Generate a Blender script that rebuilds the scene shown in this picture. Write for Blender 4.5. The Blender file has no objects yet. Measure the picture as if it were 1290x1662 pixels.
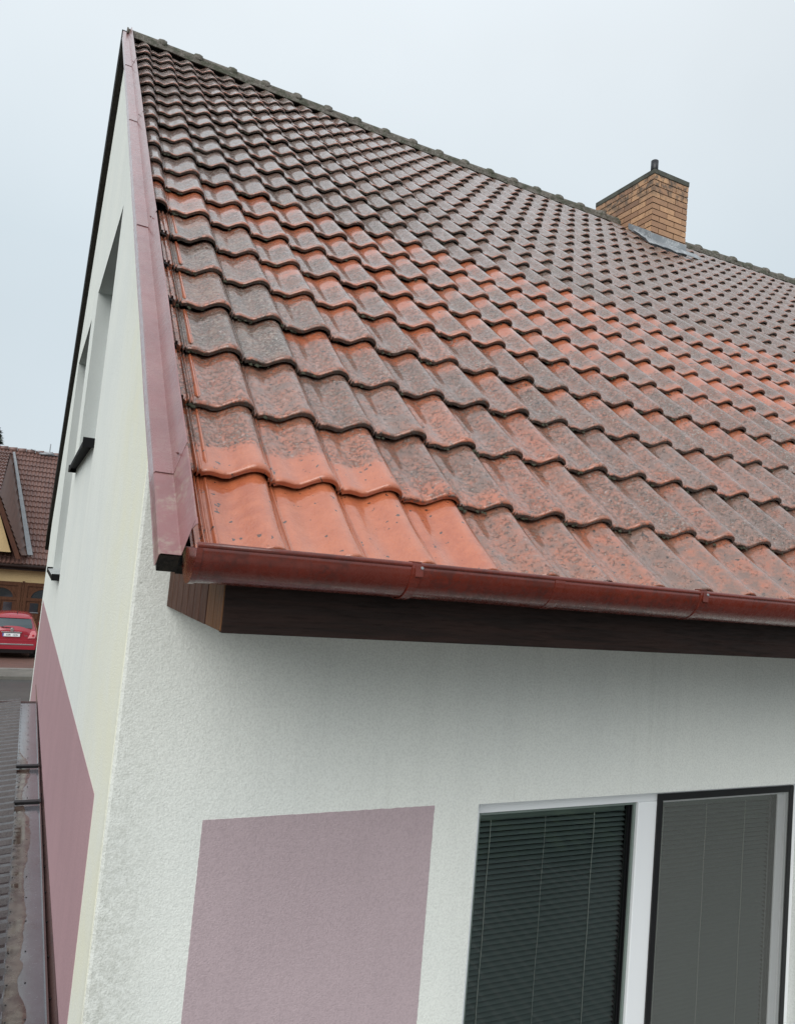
import bpy, math, random
from mathutils import Vector, Matrix, noise
random.seed(7)
scn = bpy.context.scene
# ------------------------------------------------------------------ camera
ROT = [[0.8936504464802292, -0.43992045950180436, 0.08865026123711264],
       [0.11492462770843756, 0.033390866288579554, -0.9928128625247435],
       [0.43379858166177077, 0.8974157561354823, 0.08039745759672041]]
cam = bpy.data.cameras.new('camera')
camo = bpy.data.objects.new('camera', cam)
scn.collection.objects.link(camo)
m = Matrix.Identity(4)
for k in range(3):
    m[k][0] = ROT[0][k]; m[k][1] = -ROT[1][k]; m[k][2] = -ROT[2][k]
m[0][3], m[1][3], m[2][3] = -0.35225, -1.68584, -0.00647
camo.matrix_world = m
cam.sensor_fit = 'HORIZONTAL'; cam.sensor_width = 36
cam.lens = 1214.7 / 1290 * 36
cam.clip_start = 0.05; cam.clip_end = 3000
scn.camera = camo
# ------------------------------------------------------------------ light
SUN_EL, SUN_AZ = 37, 220          # azimuth: compass direction the light comes from (180 = from -Y)
w = bpy.data.worlds.new('World'); scn.world = w; w.use_nodes = True
nt = w.node_tree; nt.nodes.clear(); N = nt.nodes; L = nt.links
out = N.new('ShaderNodeOutputWorld'); bg = N.new('ShaderNodeBackground')
sky = N.new('ShaderNodeTexSky'); sky.sky_type = 'NISHITA'; sky.sun_disc = False
sky.sun_elevation = math.radians(SUN_EL); sky.sun_rotation = math.radians(SUN_AZ)
sky.dust_density = 4; sky.ozone_density = 1
tc = N.new('ShaderNodeTexCoord'); sep = N.new('ShaderNodeSeparateXYZ')
L.new(tc.outputs['Generated'], sep.inputs[0])
ramp = N.new('ShaderNodeValToRGB'); L.new(sep.outputs['Z'], ramp.inputs[0])
cr = ramp.color_ramp
cr.elements[0].position = 0.0; cr.elements[0].color = (6.2, 6.95, 7.45, 1)
cr.elements[1].position = 1.0; cr.elements[1].color = (10.2, 10.9, 11.6, 1)
e = cr.elements.new(0.35); e.color = (6.1, 6.9, 7.4, 1)
e = cr.elements.new(0.6); e.color = (7.6, 8.2, 8.6, 1)
nz = N.new('ShaderNodeTexNoise'); nz.inputs['Scale'].default_value = 1.6; nz.inputs['Detail'].default_value = 4
L.new(tc.outputs['Generated'], nz.inputs['Vector'])
mr = N.new('ShaderNodeMapRange'); L.new(nz.outputs['Fac'], mr.inputs[0])
mr.inputs[1].default_value = .3; mr.inputs[2].default_value = .7
mr.inputs[3].default_value = .93; mr.inputs[4].default_value = 1.05
mul = N.new('ShaderNodeMix'); mul.data_type = 'RGBA'; mul.blend_type = 'MULTIPLY'; mul.inputs[0].default_value = 1
L.new(ramp.outputs[0], mul.inputs[6]); L.new(mr.outputs[0], mul.inputs[7])
mx = N.new('ShaderNodeMix'); mx.data_type = 'RGBA'; mx.inputs[0].default_value = 0.93
L.new(sky.outputs[0], mx.inputs[6]); L.new(mul.outputs[2], mx.inputs[7])
L.new(mx.outputs[2], bg.inputs[0]); bg.inputs[1].default_value = 0.1
L.new(bg.outputs[0], out.inputs[0])
sl = bpy.data.lights.new('sun', 'SUN'); sl.energy = 2.05; sl.angle = math.radians(55); sl.color = (1, .98, .955)
so = bpy.data.objects.new('sun', sl); scn.collection.objects.link(so)
az = math.radians(SUN_AZ); el = math.radians(SUN_EL)
sd = Vector((math.sin(az) * math.cos(el), math.cos(az) * math.cos(el), math.sin(el)))
so.rotation_euler = sd.to_track_quat('Z', 'Y').to_euler()
scn.view_settings.view_transform = 'Standard'; scn.view_settings.look = 'None'
scn.view_settings.gamma = 1; scn.view_settings.exposure = 0.16
scn.render.resolution_x = 794; scn.render.resolution_y = 1024

# ------------------------------------------------------------------ helpers
COL = scn.collection
class MB:
    def __init__(s): s.v = []; s.f = []; s.mi = []; s.sm = []; s.c = []; s.uv = []
    def vert(s, p, c=None, uv=None):
        s.v.append(tuple(p)); s.c.append(c or (0, 0, 0, 1)); s.uv.append(uv or (0, 0)); return len(s.v) - 1
    def face(s, idx, mi=0, sm=False): s.f.append(tuple(idx)); s.mi.append(mi); s.sm.append(sm)
    def poly(s, pts, mi=0, sm=False): s.face([s.vert(p) for p in pts], mi, sm)
    def prism(s, pts, d, mi=0):
        """polygon pts extruded by vector d"""
        d = Vector(d); n = len(pts)
        a = [s.vert(p) for p in pts]; b = [s.vert(Vector(p) + d) for p in pts]
        s.face(a[::-1], mi); s.face(b, mi)
        for k in range(n): s.face((a[k], a[(k + 1) % n], b[(k + 1) % n], b[k]), mi)
    def box(s, x0, x1, y0, y1, z0, z1, mi=0):
        s.prism([(x0, y0, z0), (x1, y0, z0), (x1, y1, z0), (x0, y1, z0)], (0, 0, z1 - z0), mi)
    def tube(s, pts, r, n=10, mi=0, cap=True, sm=True):
        rings = []
        for k, p in enumerate(pts):
            p = Vector(p)
            d = (Vector(pts[min(k + 1, len(pts) - 1)]) - Vector(pts[max(k - 1, 0)])).normalized()
            a = d.orthogonal().normalized() if k == 0 else (a - d * a.dot(d)).normalized()
            b = d.cross(a); rr = r[k] if isinstance(r, (list, tuple)) else r
            rings.append([s.vert(p + (a * math.cos(2 * math.pi * t / n) + b * math.sin(2 * math.pi * t / n)) * rr) for t in range(n)])
        for q in range(len(rings) - 1):
            for t in range(n):
                s.face((rings[q][t], rings[q][(t + 1) % n], rings[q + 1][(t + 1) % n], rings[q + 1][t]), mi, sm)
        if cap: s.face(rings[0][::-1], mi); s.face(rings[-1], mi)
    def grid(s, rows, mi=0, sm=True, close=False):
        """rows: list of lists of points"""
        ids = [[s.vert(p) for p in r] for r in rows]
        for a in range(len(ids) - 1):
            n = len(ids[a])
            for b in range(n if close else n - 1):
                s.face((ids[a][b], ids[a][(b + 1) % n], ids[a + 1][(b + 1) % n], ids[a + 1][b]), mi, sm)
        return ids
    def build(s, name, mats, parent=None, colors=False, fixn=True, bevel=0, autosm=None):
        me = bpy.data.meshes.new(name)
        me.from_pydata(s.v, [], s.f)
        if not isinstance(mats, (list, tuple)): mats = [mats]
        for mm in mats: me.materials.append(mm)
        me.polygons.foreach_set('material_index', s.mi)
        me.polygons.foreach_set('use_smooth', s.sm)
        if colors:
            at = me.color_attributes.new('tdat', 'FLOAT_COLOR', 'POINT')
            at.data.foreach_set('color', [x for c in s.c for x in c])
            uv = me.uv_layers.new(name='UVMap')
            lv = [0] * len(me.loops); me.loops.foreach_get('vertex_index', lv)
            uv.data.foreach_set('uv', [x for i in lv for x in s.uv[i]])
        if fixn:
            import bmesh
            bm = bmesh.new(); bm.from_mesh(me); bmesh.ops.recalc_face_normals(bm, faces=bm.faces); bm.to_mesh(me); bm.free()
        me.update()
        o = bpy.data.objects.new(name, me); COL.objects.link(o)
        if parent: o.parent = parent; o.matrix_parent_inverse = parent_inv(parent)
        if bevel:
            b = o.modifiers.new('bevel', 'BEVEL'); b.width = bevel; b.segments = 2; b.limit_method = 'ANGLE'
        return o
def parent_inv(p):
    mw = Matrix.Identity(4)
    q = p
    while q is not None:
        mw = q.matrix_basis @ mw if q.parent is None else q.matrix_parent_inverse @ q.matrix_basis @ mw
        q = q.parent
    return mw.inverted()
def empty(name, loc, label, cat, group=None):
    o = bpy.data.objects.new(name, None); COL.objects.link(o); o.location = loc
    o['label'] = label; o['category'] = cat
    if group: o['group'] = group
    bpy.context.view_layer.update()
    return o
def tag(o, **k):
    for a, b in k.items(): o[a] = b
    return o

# ---------- materials
def mat(name, base, rough=.5, metal=0, spec=.5, coat=0, coatr=.1):
    mm = bpy.data.materials.new(name); mm.use_nodes = True
    b = mm.node_tree.nodes['Principled BSDF']
    b.inputs['Base Color'].default_value = (*base, 1); b.inputs['Roughness'].default_value = rough
    b.inputs['Metallic'].default_value = metal; b.inputs['Specular IOR Level'].default_value = spec
    b.inputs['Coat Weight'].default_value = coat; b.inputs['Coat Roughness'].default_value = coatr
    return mm
class NT:
    def __init__(s, mm): s.t = mm.node_tree; s.b = s.t.nodes['Principled BSDF']; s.co = s.n('ShaderNodeTexCoord').outputs['Object']
    def n(s, ty, **k):
        o = s.t.nodes.new(ty)
        for a, b in k.items(): setattr(o, a, b)
        return o
    def l(s, a, b): s.t.links.new(a, b)
    def noise(s, scale, detail=4, rough=.55, vec=None, stretch=None, dist=0):
        o = s.n('ShaderNodeTexNoise'); o.inputs['Scale'].default_value = scale
        o.inputs['Detail'].default_value = detail; o.inputs['Roughness'].default_value = rough
        o.inputs['Distortion'].default_value = dist
        v = vec or s.co
        if stretch:
            mp = s.n('ShaderNodeMapping'); mp.inputs['Scale'].default_value = stretch; s.l(v, mp.inputs[0]); v = mp.outputs[0]
        s.l(v, o.inputs['Vector']); return o.outputs['Fac']
    def rng(s, v, a, b, c=0, d=1, smooth=True):
        o = s.n('ShaderNodeMapRange'); s.l(v, o.inputs[0])
        if smooth: o.interpolation_type = 'SMOOTHSTEP'
        for i, x in zip((1, 2, 3, 4), (a, b, c, d)): o.inputs[i].default_value = x
        return o.outputs[0]
    def mix(s, f, a, b, blend='MIX'):
        o = s.n('ShaderNodeMix', data_type='RGBA', blend_type=blend)
        for i, x in ((0, f), (6, a), (7, b)):
            if isinstance(x, (int, float)): o.inputs[i].default_value = x if i == 0 else (x, x, x, 1)
            elif isinstance(x, tuple): o.inputs[i].default_value = (*x, 1)
            else: s.l(x, o.inputs[i])
        return o.outputs[2]
    def math(s, op, a, b=0, c=None):
        o = s.n('ShaderNodeMath', operation=op)
        for i, x in enumerate((a, b) if c is None else (a, b, c)):
            if isinstance(x, (int, float)): o.inputs[i].default_value = x
            else: s.l(x, o.inputs[i])
        return o.outputs[0]
    def bump(s, h, strength=.3, dist=.01, prev=None):
        o = s.n('ShaderNodeBump'); o.inputs['Strength'].default_value = strength; o.inputs['Distance'].default_value = dist
        s.l(h, o.inputs['Height'])
        if prev: s.l(prev, o.inputs['Normal'])
        return o.outputs[0]
    def set(s, k, v):
        if isinstance(v, (int, float)): s.b.inputs[k].default_value = v
        elif isinstance(v, tuple): s.b.inputs[k].default_value = (*v, 1)
        else: s.l(v, s.b.inputs[k])
    def xyz(s, v=None):
        o = s.n('ShaderNodeSeparateXYZ'); s.l(v or s.co, o.inputs[0]); return o.outputs

def stucco(name, col, col2, streak=.5, dirt=False):
    mm = mat(name, col, .85, spec=.25); t = NT(mm)
    big = t.rng(t.noise(1.3, 5), .35, .7)
    st = t.rng(t.noise(9, 4, stretch=(1, 1, .06)), .45, .75)
    c = t.mix(big, col, col2)
    c = t.mix(t.math('MULTIPLY', st, streak * .6), c, tuple(x * .72 for x in col2))
    gr = t.noise(120, 3, .7)
    c = t.mix(t.rng(gr, .33, .60, .22, 0), c, tuple(x * .45 for x in col))
    spots = t.rng(t.noise(24, 2, .4), .77, .80, 0, .45)
    c = t.mix(spots, c, (.2, .2, .17))
    if dirt:
        X = t.xyz()
        drip = t.math('MULTIPLY', t.rng(t.noise(16, 4, .6, stretch=(1, 1, .03)), .56, .74), t.rng(t.noise(1.1, 2, .5), .42, .6))
        c = t.mix(t.math('MULTIPLY', drip, .14), c, (.36, .37, .32))
        # grey algae beside the front corner, darker and greener towards the foot of the wall
        gx = t.rng(t.math('ADD', X[0], t.math('MULTIPLY', t.noise(14, 5, .7), .12)), .02, .26, 1, 0)
        yf = t.rng(X[1], .80, .86, 1, 0)
        gz = t.rng(X[2], -1.9, -.3, 1, .35)
        f = t.math('MULTIPLY', t.math('MULTIPLY', gx, yf), t.math('MULTIPLY', gz, t.rng(t.noise(55, 5, .85), .42, .6, .10, .50)))
        c = t.mix(f, c, (.235, .24, .19))
        # yellowish wear on the gable strip next to the corner
        gy = t.math('MULTIPLY', t.rng(X[1], .9, 2.6, 1, 0), t.rng(X[0], -.045, -.049, 0, 1))
        c = t.mix(t.math('MULTIPLY', gy, t.rng(t.noise(5, 4), .3, .7, .4, .8)), c, (.78, .765, .60))
    t.set('Base Color', c)
    b1 = t.bump(t.noise(165, 2, .6), .42, .005)
    b2 = t.bump(t.noise(60, 3, .5), .10, .01, b1)
    t.l(b2, t.b.inputs['Normal'])
    return mm
M = {}
M['stucco'] = stucco('cream_stucco', (.79, .81, .76), (.75, .775, .735), .25, dirt=True)
M['lilac'] = stucco('lilac_stucco', (.47, .375, .395), (.44, .35, .37), .25)
M['pink'] = stucco('pink_stucco', (.43, .275, .292), (.395, .255, .272), .2)
M['reveal'] = stucco('shade_tinted_reveal_stucco', (.50, .53, .51), (.46, .49, .47), .2)  # wall stucco greyed for the gable reveals; part of their shade is in the colour
M['reveal_w'] = stucco('white_stucco', (.76, .78, .75), (.70, .72, .69), .2)
def wood(name, a, b, axis='X', rough=.6):
    mm = mat(name, a, rough, spec=.2); t = NT(mm)
    st = {'X': (1, 14, 14), 'Z': (14, 14, 1), 'Y': (14, 1, 14)}[axis]
    n1 = t.noise(3.5, 6, .65, stretch=st, dist=.6); n2 = t.noise(14, 5, .7, stretch=st)
    c = t.mix(t.rng(n1, .35, .65), a, b); c = t.mix(t.rng(n2, .5, .75, 0, .6), c, tuple(x * .35 for x in a))
    t.set('Base Color', c); t.set('Roughness', t.rng(n2, .3, .7, rough - .12, rough + .15))
    t.l(t.bump(n2, .35, .004), t.b.inputs['Normal']); return mm
M['fascia'] = wood('dark_stained_wood', (.014, .008, .0065), (.026, .013, .010))
M['soffit'] = wood('brown_stained_boards', (.058, .024, .015), (.095, .040, .024), 'Z')
M['oldboard'] = wood('bare_weathered_board', (.17, .078, .034), (.11, .050, .024), 'Z')
M['blackwood'] = wood('black_batten', (.012, .011, .010), (.03, .026, .02), 'Y')
M['door'] = wood('brown_door_wood', (.062, .025, .013), (.10, .044, .023), 'Z', .4)
def paintmetal(name, col, rough=.3, dirtc=None, dirt=.4, bands=False, coat=.3):
    mm = mat(name, col, rough, spec=.5, coat=coat, coatr=.15); t = NT(mm)
    n1 = t.noise(4, 5, .6); n2 = t.noise(60, 4, .7)
    c = t.mix(t.rng(n1, .3, .7), col, tuple(x * .78 for x in col))
    if dirtc:
        f = t.math('MULTIPLY', t.rng(t.noise(5, 5, .8), .46, .62), t.rng(n2, .36, .58))
        c = t.mix(t.math('MULTIPLY', f, dirt), c, dirtc)
    t.set('Base Color', c); t.set('Roughness', t.rng(n2, .3, .7, rough - .08, rough + .2))
    t.l(t.bump(t.noise(6, 3, .5), .25, .012, t.bump(n2, .12, .002)), t.b.inputs['Normal'])
    return mm
M['flash'] = paintmetal('mauve_painted_flashing', (.255, .112, .112), .24, (.36, .30, .26), .14, coat=.5)
M['flashdirty'] = paintmetal('dusty_mauve_flashing', (.255, .115, .115), .38, (.30, .23, .19), .75)
M['gutter'] = paintmetal('oxblood_gutter_paint', (.150, .024, .014), .22, (.045, .010, .007), .6, coat=.25)
M['tray'] = paintmetal('wet_grey_tray', (.125, .125, .14), .10, (.07, .045, .04), .3, coat=.8)
M['corr'] = paintmetal('brown_corrugated_sheet', (.040, .029, .029), .26, (.03, .022, .02), .4, coat=.25)
M['strip'] = paintmetal('brown_wall_flashing', (.085, .045, .040), .4, (.04, .02, .02), .5)
M['dark'] = mat('dark_metal', (.012, .012, .014), .4)
M['black'] = mat('black_plastic', (.006, .006, .007), .45)
M['lead'] = paintmetal('lead_flashing', (.24, .26, .28), .45, (.55, .57, .58), .8)
M['zinc'] = paintmetal('zinc_valley', (.20, .215, .23), .4, (.2, .2, .2), .5)
M['white'] = mat('white_upvc', (.80, .82, .83), .35)
M['blind'] = mat('dark_blind_slats', (.22, .275, .27), .4)
M['sillblack'] = mat('black_sill_edge', (.005, .005, .006), .7, spec=.15)
M['sillm'] = paintmetal('sill_sheet', (.42, .44, .44), .3)
M['rail'] = mat('grey_green_blind_rail', (.16, .20, .18), .45)
M['cord'] = mat('pale_cord', (.62, .65, .6), .7)
def glass(name):
    mm = mat(name, (1, 1, 1), .0); t = NT(mm); nt = mm.node_tree
    tr = t.n('ShaderNodeBsdfTransparent'); tr.inputs[0].default_value = (.86, .90, .88, 1)
    gl = t.n('ShaderNodeBsdfGlossy'); gl.inputs['Roughness'].default_value = .012
    fr = t.n('ShaderNodeFresnel'); fr.inputs[0].default_value = 1.62
    ms = t.n('ShaderNodeMixShader'); t.l(t.math('MULTIPLY', fr.outputs[0], 1.1), ms.inputs[0]); t.l(tr.outputs[0], ms.inputs[1]); t.l(gl.outputs[0], ms.inputs[2])
    t.l(ms.outputs[0], nt.nodes['Material Output'].inputs[0]); return mm
M['glass'] = glass('window_glass')
def screen(name):
    mm = mat(name, (.045, .045, .045), .8); t = NT(mm); nt = mm.node_tree
    tr = t.n('ShaderNodeBsdfTransparent'); ms = t.n('ShaderNodeMixShader')
    # woven mesh seen from a distance: an even cover of fine threads
    t.set('Base Color', (.19, .197, .182))
    ms.inputs[0].default_value = .42
    t.l(tr.outputs[0], ms.inputs[1]); t.l(t.b.outputs[0], ms.inputs[2]); t.l(ms.outputs[0], nt.nodes['Material Output'].inputs[0]); return mm
M['screen'] = screen('fly_screen_mesh')

def concrete(name, a, b, scale=6, rough=.85, fine=60):
    mm = mat(name, a, rough); t = NT(mm)
    c = t.mix(t.rng(t.noise(scale, 5, .65), .35, .65), a, b); c = t.mix(t.rng(t.noise(fine, 3, .7), .5, .7, 0, .5), c, tuple(x * .5 for x in a))
    t.set('Base Color', c); t.l(t.bump(t.noise(fine, 4, .7), .5, .005), t.b.inputs['Normal']); return mm
def tile_mat():
    mm = mat('clay_roof_tile', (.4, .14, .08), .4); t = NT(mm)
    at = t.n('ShaderNodeVertexColor', layer_name='tdat'); sp = t.n('ShaderNodeSeparateColor'); t.l(at.outputs[0], sp.inputs[0])
    R, G, B = sp.outputs
    cb = t.n('ShaderNodeCombineXYZ'); t.l(t.math('MULTIPLY', R, 37.0), cb.inputs[0]); t.l(t.math('MULTIPLY', R, 91.0), cb.inputs[1])
    va = t.n('ShaderNodeVectorMath', operation='ADD'); t.l(t.co, va.inputs[0]); t.l(cb.outputs[0], va.inputs[1]); TV = va.outputs[0]
    n_mid = t.noise(20, 6, .72, vec=TV); n_fine = t.noise(95, 4, .75, vec=TV); n_sp = t.noise(58, 7, .85, vec=TV); n_low = t.noise(3.2, 3, .6)
    orange = t.mix(t.rng(n_mid, .35, .65), (.45, .128, .054), (.37, .096, .042))
    orange = t.mix(t.math('MULTIPLY', R, .45), orange, (.47, .155, .075))
    age = t.mix(t.rng(n_mid, .38, .62), (.155, .086, .062), (.235, .124, .088))
    age = t.mix(t.math('MULTIPLY', R, .3), age, (.175, .118, .092))
    age = t.mix(t.rng(t.noise(13, 5, .75), .56, .66, 0, .45), age, (.31, .125, .080))
    age = t.mix(t.rng(n_low, .4, .65, 0, .35), age, (.15, .098, .080))
    c = t.mix(t.rng(t.math('ADD', B, t.math('MULTIPLY', t.math('SUBTRACT', n_mid, .5), 1.3)), .2, .8), age, orange)
    lsum = t.math('ADD', G, t.math('ADD', t.math('MULTIPLY', t.math('SUBTRACT', n_mid, .5), 1.0), t.math('MULTIPLY', t.math('SUBTRACT', n_sp, .5), 2.6)))
    lm = t.rng(lsum, .46, .62)
    lich = t.mix(t.rng(n_fine, .42, .56), (.030, .032, .026), (.29, .28, .25))
    lich = t.mix(t.rng(t.noise(8, 3), .5, .62, 0, .55), lich, (.165, .138, .112))
    c = t.mix(t.math('MULTIPLY', lm, .66), c, lich)
    pale = t.rng(t.noise(75, 3, .6), .62, .68, 0, .6)
    c = t.mix(t.math('MULTIPLY', pale, t.rng(G, .15, .6)), c, (.47, .44, .41))
    blk = t.rng(t.noise(42, 2, .5), .67, .70, 0, .85)
    c = t.mix(blk, c, (.035, .03, .025))
    moss = t.rng(t.math('ADD', at.outputs['Alpha'], t.math('MULTIPLY', t.math('SUBTRACT', n_sp, .5), 1.1)), .45, .7)
    c = t.mix(t.math('MULTIPLY', moss, .85), c, (.032, .028, .020))
    t.set('Base Color', c)
    wet = t.rng(n_mid, .38, .62, .09, .26)
    t.set('Roughness', t.math('ADD', wet, t.math('MULTIPLY', lm, .22))); t.set('Specular IOR Level', .55)
    t.set('Coat Weight', t.rng(lm, 0, 1, .85, .35)); t.set('Coat Roughness', .08)
    hb = t.math('ADD', t.math('MULTIPLY', n_fine, .6), t.math('MULTIPLY', lm, .5))
    t.l(t.bump(t.noise(24, 3, .5), .30, .012, t.bump(hb, .75, .006)), t.b.inputs['Normal'])
    return mm
M['tile'] = tile_mat()
def ridge_mat():
    mm = mat('mossy_ridge_tile', (.1, .09, .07), .8); t = NT(mm)
    c = t.mix(t.rng(t.noise(30, 5, .7), .35, .65), (.075, .064, .050), (.15, .135, .115))
    c = t.mix(t.rng(t.noise(9, 4, .7), .45, .6), c, (.05, .052, .032))
    c = t.mix(t.rng(t.noise(70, 3, .7), .6, .7, 0, .6), c, (.42, .42, .38))
    t.set('Base Color', c); t.l(t.bump(t.noise(60, 4, .7), .7, .01), t.b.inputs['Normal']); return mm
M['ridge'] = ridge_mat()
def brick_mat():
    mm = mat('yellow_brick', (.42, .24, .12), .75); t = NT(mm)
    at = t.n('ShaderNodeVertexColor', layer_name='tdat'); sp = t.n('ShaderNodeSeparateColor'); t.l(at.outputs[0], sp.inputs[0])
    c = t.mix(sp.outputs[0], (.55, .325, .18), (.30, .165, .10))
    c = t.mix(t.rng(t.noise(35, 4, .7), .4, .7, 0, .5), c, (.25, .15, .09))
    z = t.xyz()[2]
    c = t.mix(t.math('MULTIPLY', t.rng(z, 4.80, 5.10), t.rng(t.noise(11, 4, .7), .42, .6, 0, .85)), c, (.075, .065, .055))
    t.set('Base Color', c); t.l(t.bump(t.noise(90, 4, .7), .4, .004), t.b.inputs['Normal']); return mm
M['brick'] = brick_mat()
M['cap'] = concrete('sooty_mortar_cap', (.055, .055, .045), (.10, .105, .085))
M['mortar'] = concrete('mortar', (.06, .05, .042), (.09, .075, .06))
M['asphalt'] = concrete('wet_asphalt', (.052, .052, .050), (.075, .072, .066), .35, .42, 8)
M['pave'] = concrete('pavement', (.17, .16, .14), (.12, .115, .10), .8, .6, 9)
M['yard'] = concrete('pale_bounce_concrete', (.31, .31, .30), (.26, .26, .25), .8, .7, 12)  # kept pale so the added paving reflects light upwards
M['kerb'] = concrete('kerb_stone', (.22, .21, .19), (.16, .15, .14), 2, .6, 20)
M['ground'] = concrete('yard_ground', (.10, .10, .08), (.07, .08, .05), .15, .9, 3)
def paver():
    mm = mat('red_brown_paving', (.15, .08, .06), .55); t = NT(mm)
    br = t.n('ShaderNodeTexBrick'); mp = t.n('ShaderNodeMapping'); t.l(t.co, mp.inputs[0]); mp.inputs['Scale'].default_value = (1, 1, 1)
    t.l(mp.outputs[0], br.inputs[0]); br.inputs['Scale'].default_value = 5
    br.inputs['Color1'].default_value = (.17, .085, .065, 1); br.inputs['Color2'].default_value = (.12, .065, .052, 1); br.inputs['Mortar'].default_value = (.06, .05, .045, 1)
    t.set('Base Color', br.outputs[0]); return mm
M['paver'] = paver()
M['render_y'] = concrete('ochre_render', (.52, .385, .20), (.46, .34, .175), 1.5, .85, 30)
M['darkglass'] = mat('dark_glass', (.02, .024, .028), .08)

# ------------------------------------------------------------------ setting
g = MB(); g.box(-700, 700, -700, 900, -5, -4.1)
tag(g.build('ground', M['ground']), kind='structure')
g = MB(); g.box(-9, 60, -16, .76, -4.2, -4.094)  # unseen pale slab, added to bounce light onto the front wall and soffit
tag(g.build('bounce_paving', M['yard']), kind='structure')
g = MB(); g.box(-200, 200, 16.3, 22.9, -4.2, -4.09)
tag(g.build('road', M['asphalt']), kind='structure')
g = MB(); g.box(-200, 200, 22.9, 24.1, -4.2, -4.0); g.box(-200, 200, 15.0, 16.15, -4.2, -3.98)
tag(g.build('pavement', M['pave']), kind='structure')
g = MB(); g.box(-200, 200, 24.1, 24.35, -4.2, -3.97); g.box(-200, 200, 16.15, 16.3, -4.2, -3.975)
tag(g.build('kerb', M['kerb']), kind='structure')
g = MB(); g.box(-60, 60, 24.35, 31.4, -4.2, -3.985)
tag(g.build('driveway', M['paver']), kind='structure')

# ------------------------------------------------------------------ the house
house = empty('house', (0, .79, -4.1), 'cream stucco house with a mossy red tile roof, oxblood gutter and pink wall panels', 'house')
TH = math.radians(40.5204); CT, ST = math.cos(TH), math.sin(TH)
NRM = Vector((0, -ST, CT))
W, G_ = 0.2, 0.35604
XEND = 13.0
YR = 5.75; DR = YR / CT; ZR = YR * ST / CT        # ridge
YF, YB = 0.79, 10.90                              # wall faces
def sag(x, d):
    return -.075 * math.sin(math.pi * min(max(x / 9.6, 0), 1.3)) * min(max(d / DR, 0), 1) ** 1.5
def rp(x, d, h=0):
    """point on the front roof slope: x along the eave, d up the slope, h above the plane"""
    p = Vector((x, d * CT, d * ST)) + NRM * h; p.z += sag(x, d); return p
def wx(y): return -.05 - .0038 * (y - .79)         # the gable is not quite square to the eaves
def vx(y): return -.052 - .004 * y                 # fold of the verge flashing

# walls: front face with window opening, gable with two openings
OPX0, OPX1, OPZ0, OPZ1 = 1.30, 3.26, -2.35, -.862
wb = MB()
bv = .012
top_f = .79 * ST / CT - .12
xs = [wx(.79) + bv, OPX0, OPX1, XEND]; zs = [-4.1, OPZ0, OPZ1, top_f]
for a in range(3):
    for b in range(3):
        if a == 1 and b == 1: continue
        wb.poly([(xs[a], YF, zs[b]), (xs[a + 1], YF, zs[b]), (xs[a + 1], YF, zs[b + 1]), (xs[a], YF, zs[b + 1])])
wb.poly([(wx(.79) + bv, YF, -4.1), (wx(.79) + bv, YF, top_f), (wx(.79) + bv * .3, YF + bv * .3, top_f), (wx(.79) + bv * .3, YF + bv * .3, -4.1)])
wb.poly([(wx(.79), YF + bv, -4.1), (wx(.79), YF + bv, top_f), (wx(.79) + bv * .3, YF + bv * .3, top_f), (wx(.79) + bv * .3, YF + bv * .3, -4.1)])
RD = .20
for (x0, x1, z0, z1) in [(OPX0, OPX0, OPZ0, OPZ1), (OPX1, OPX1, OPZ0, OPZ1), (OPX0, OPX1, OPZ1, OPZ1), (OPX0, OPX1, OPZ0, OPZ0)]:
    wb.poly([(x0, YF, z0), (x1, YF, z1), (x1, YF + RD, z1), (x0, YF + RD, z0)], 2)
GW = [(3.42, 5.35, .64, 2.22), (6.0, 8.0, -.33, 2.15)]
def rz(y): return (y * ST / CT if y < YR else (2 * YR - y) * ST / CT) - .11
ys = sorted([YF + bv, GW[0][0], GW[0][1], YR, GW[1][0], GW[1][1], YB])
for a in range(len(ys) - 1):
    y0, y1 = ys[a], ys[a + 1]
    op = [q for q in GW if abs(q[0] - y0) < 1e-6 and abs(q[1] - y1) < 1e-6]
    segs = [(-4.1, -4.1, rz(y0), rz(y1))]
    if op:
        q = op[0]; segs = [(-4.1, -4.1, q[2], q[2]), (q[3], q[3], rz(y0), rz(y1))]
        for (a0, a1, c0, c1) in [(y0, y0, q[2], q[3]), (y1, y1, q[2], q[3]), (y0, y1, q[3], q[3]), (y0, y1, q[2], q[2])]:
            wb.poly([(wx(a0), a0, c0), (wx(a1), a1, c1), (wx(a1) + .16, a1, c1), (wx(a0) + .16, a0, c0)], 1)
    for (b0, b1, t0, t1) in segs:
        wb.poly([(wx(y0), y0, b0), (wx(y1), y1, b1), (wx(y1), y1, t1), (wx(y0), y0, t0)])
wb.poly([(wx(YB), YB, -4.1), (XEND, YB, -4.1), (XEND, YB, rz(YB)), (wx(YB), YB, rz(YB))])
wb.poly([(XEND, YF, -4.1), (XEND, YB, -4.1), (XEND, YB, rz(YB)), (XEND, YR, rz(YR)), (XEND, YF, rz(YF))])
wb.build('wall', [M['stucco'], M['reveal'], M['reveal_w']], house, fixn=False)
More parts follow.
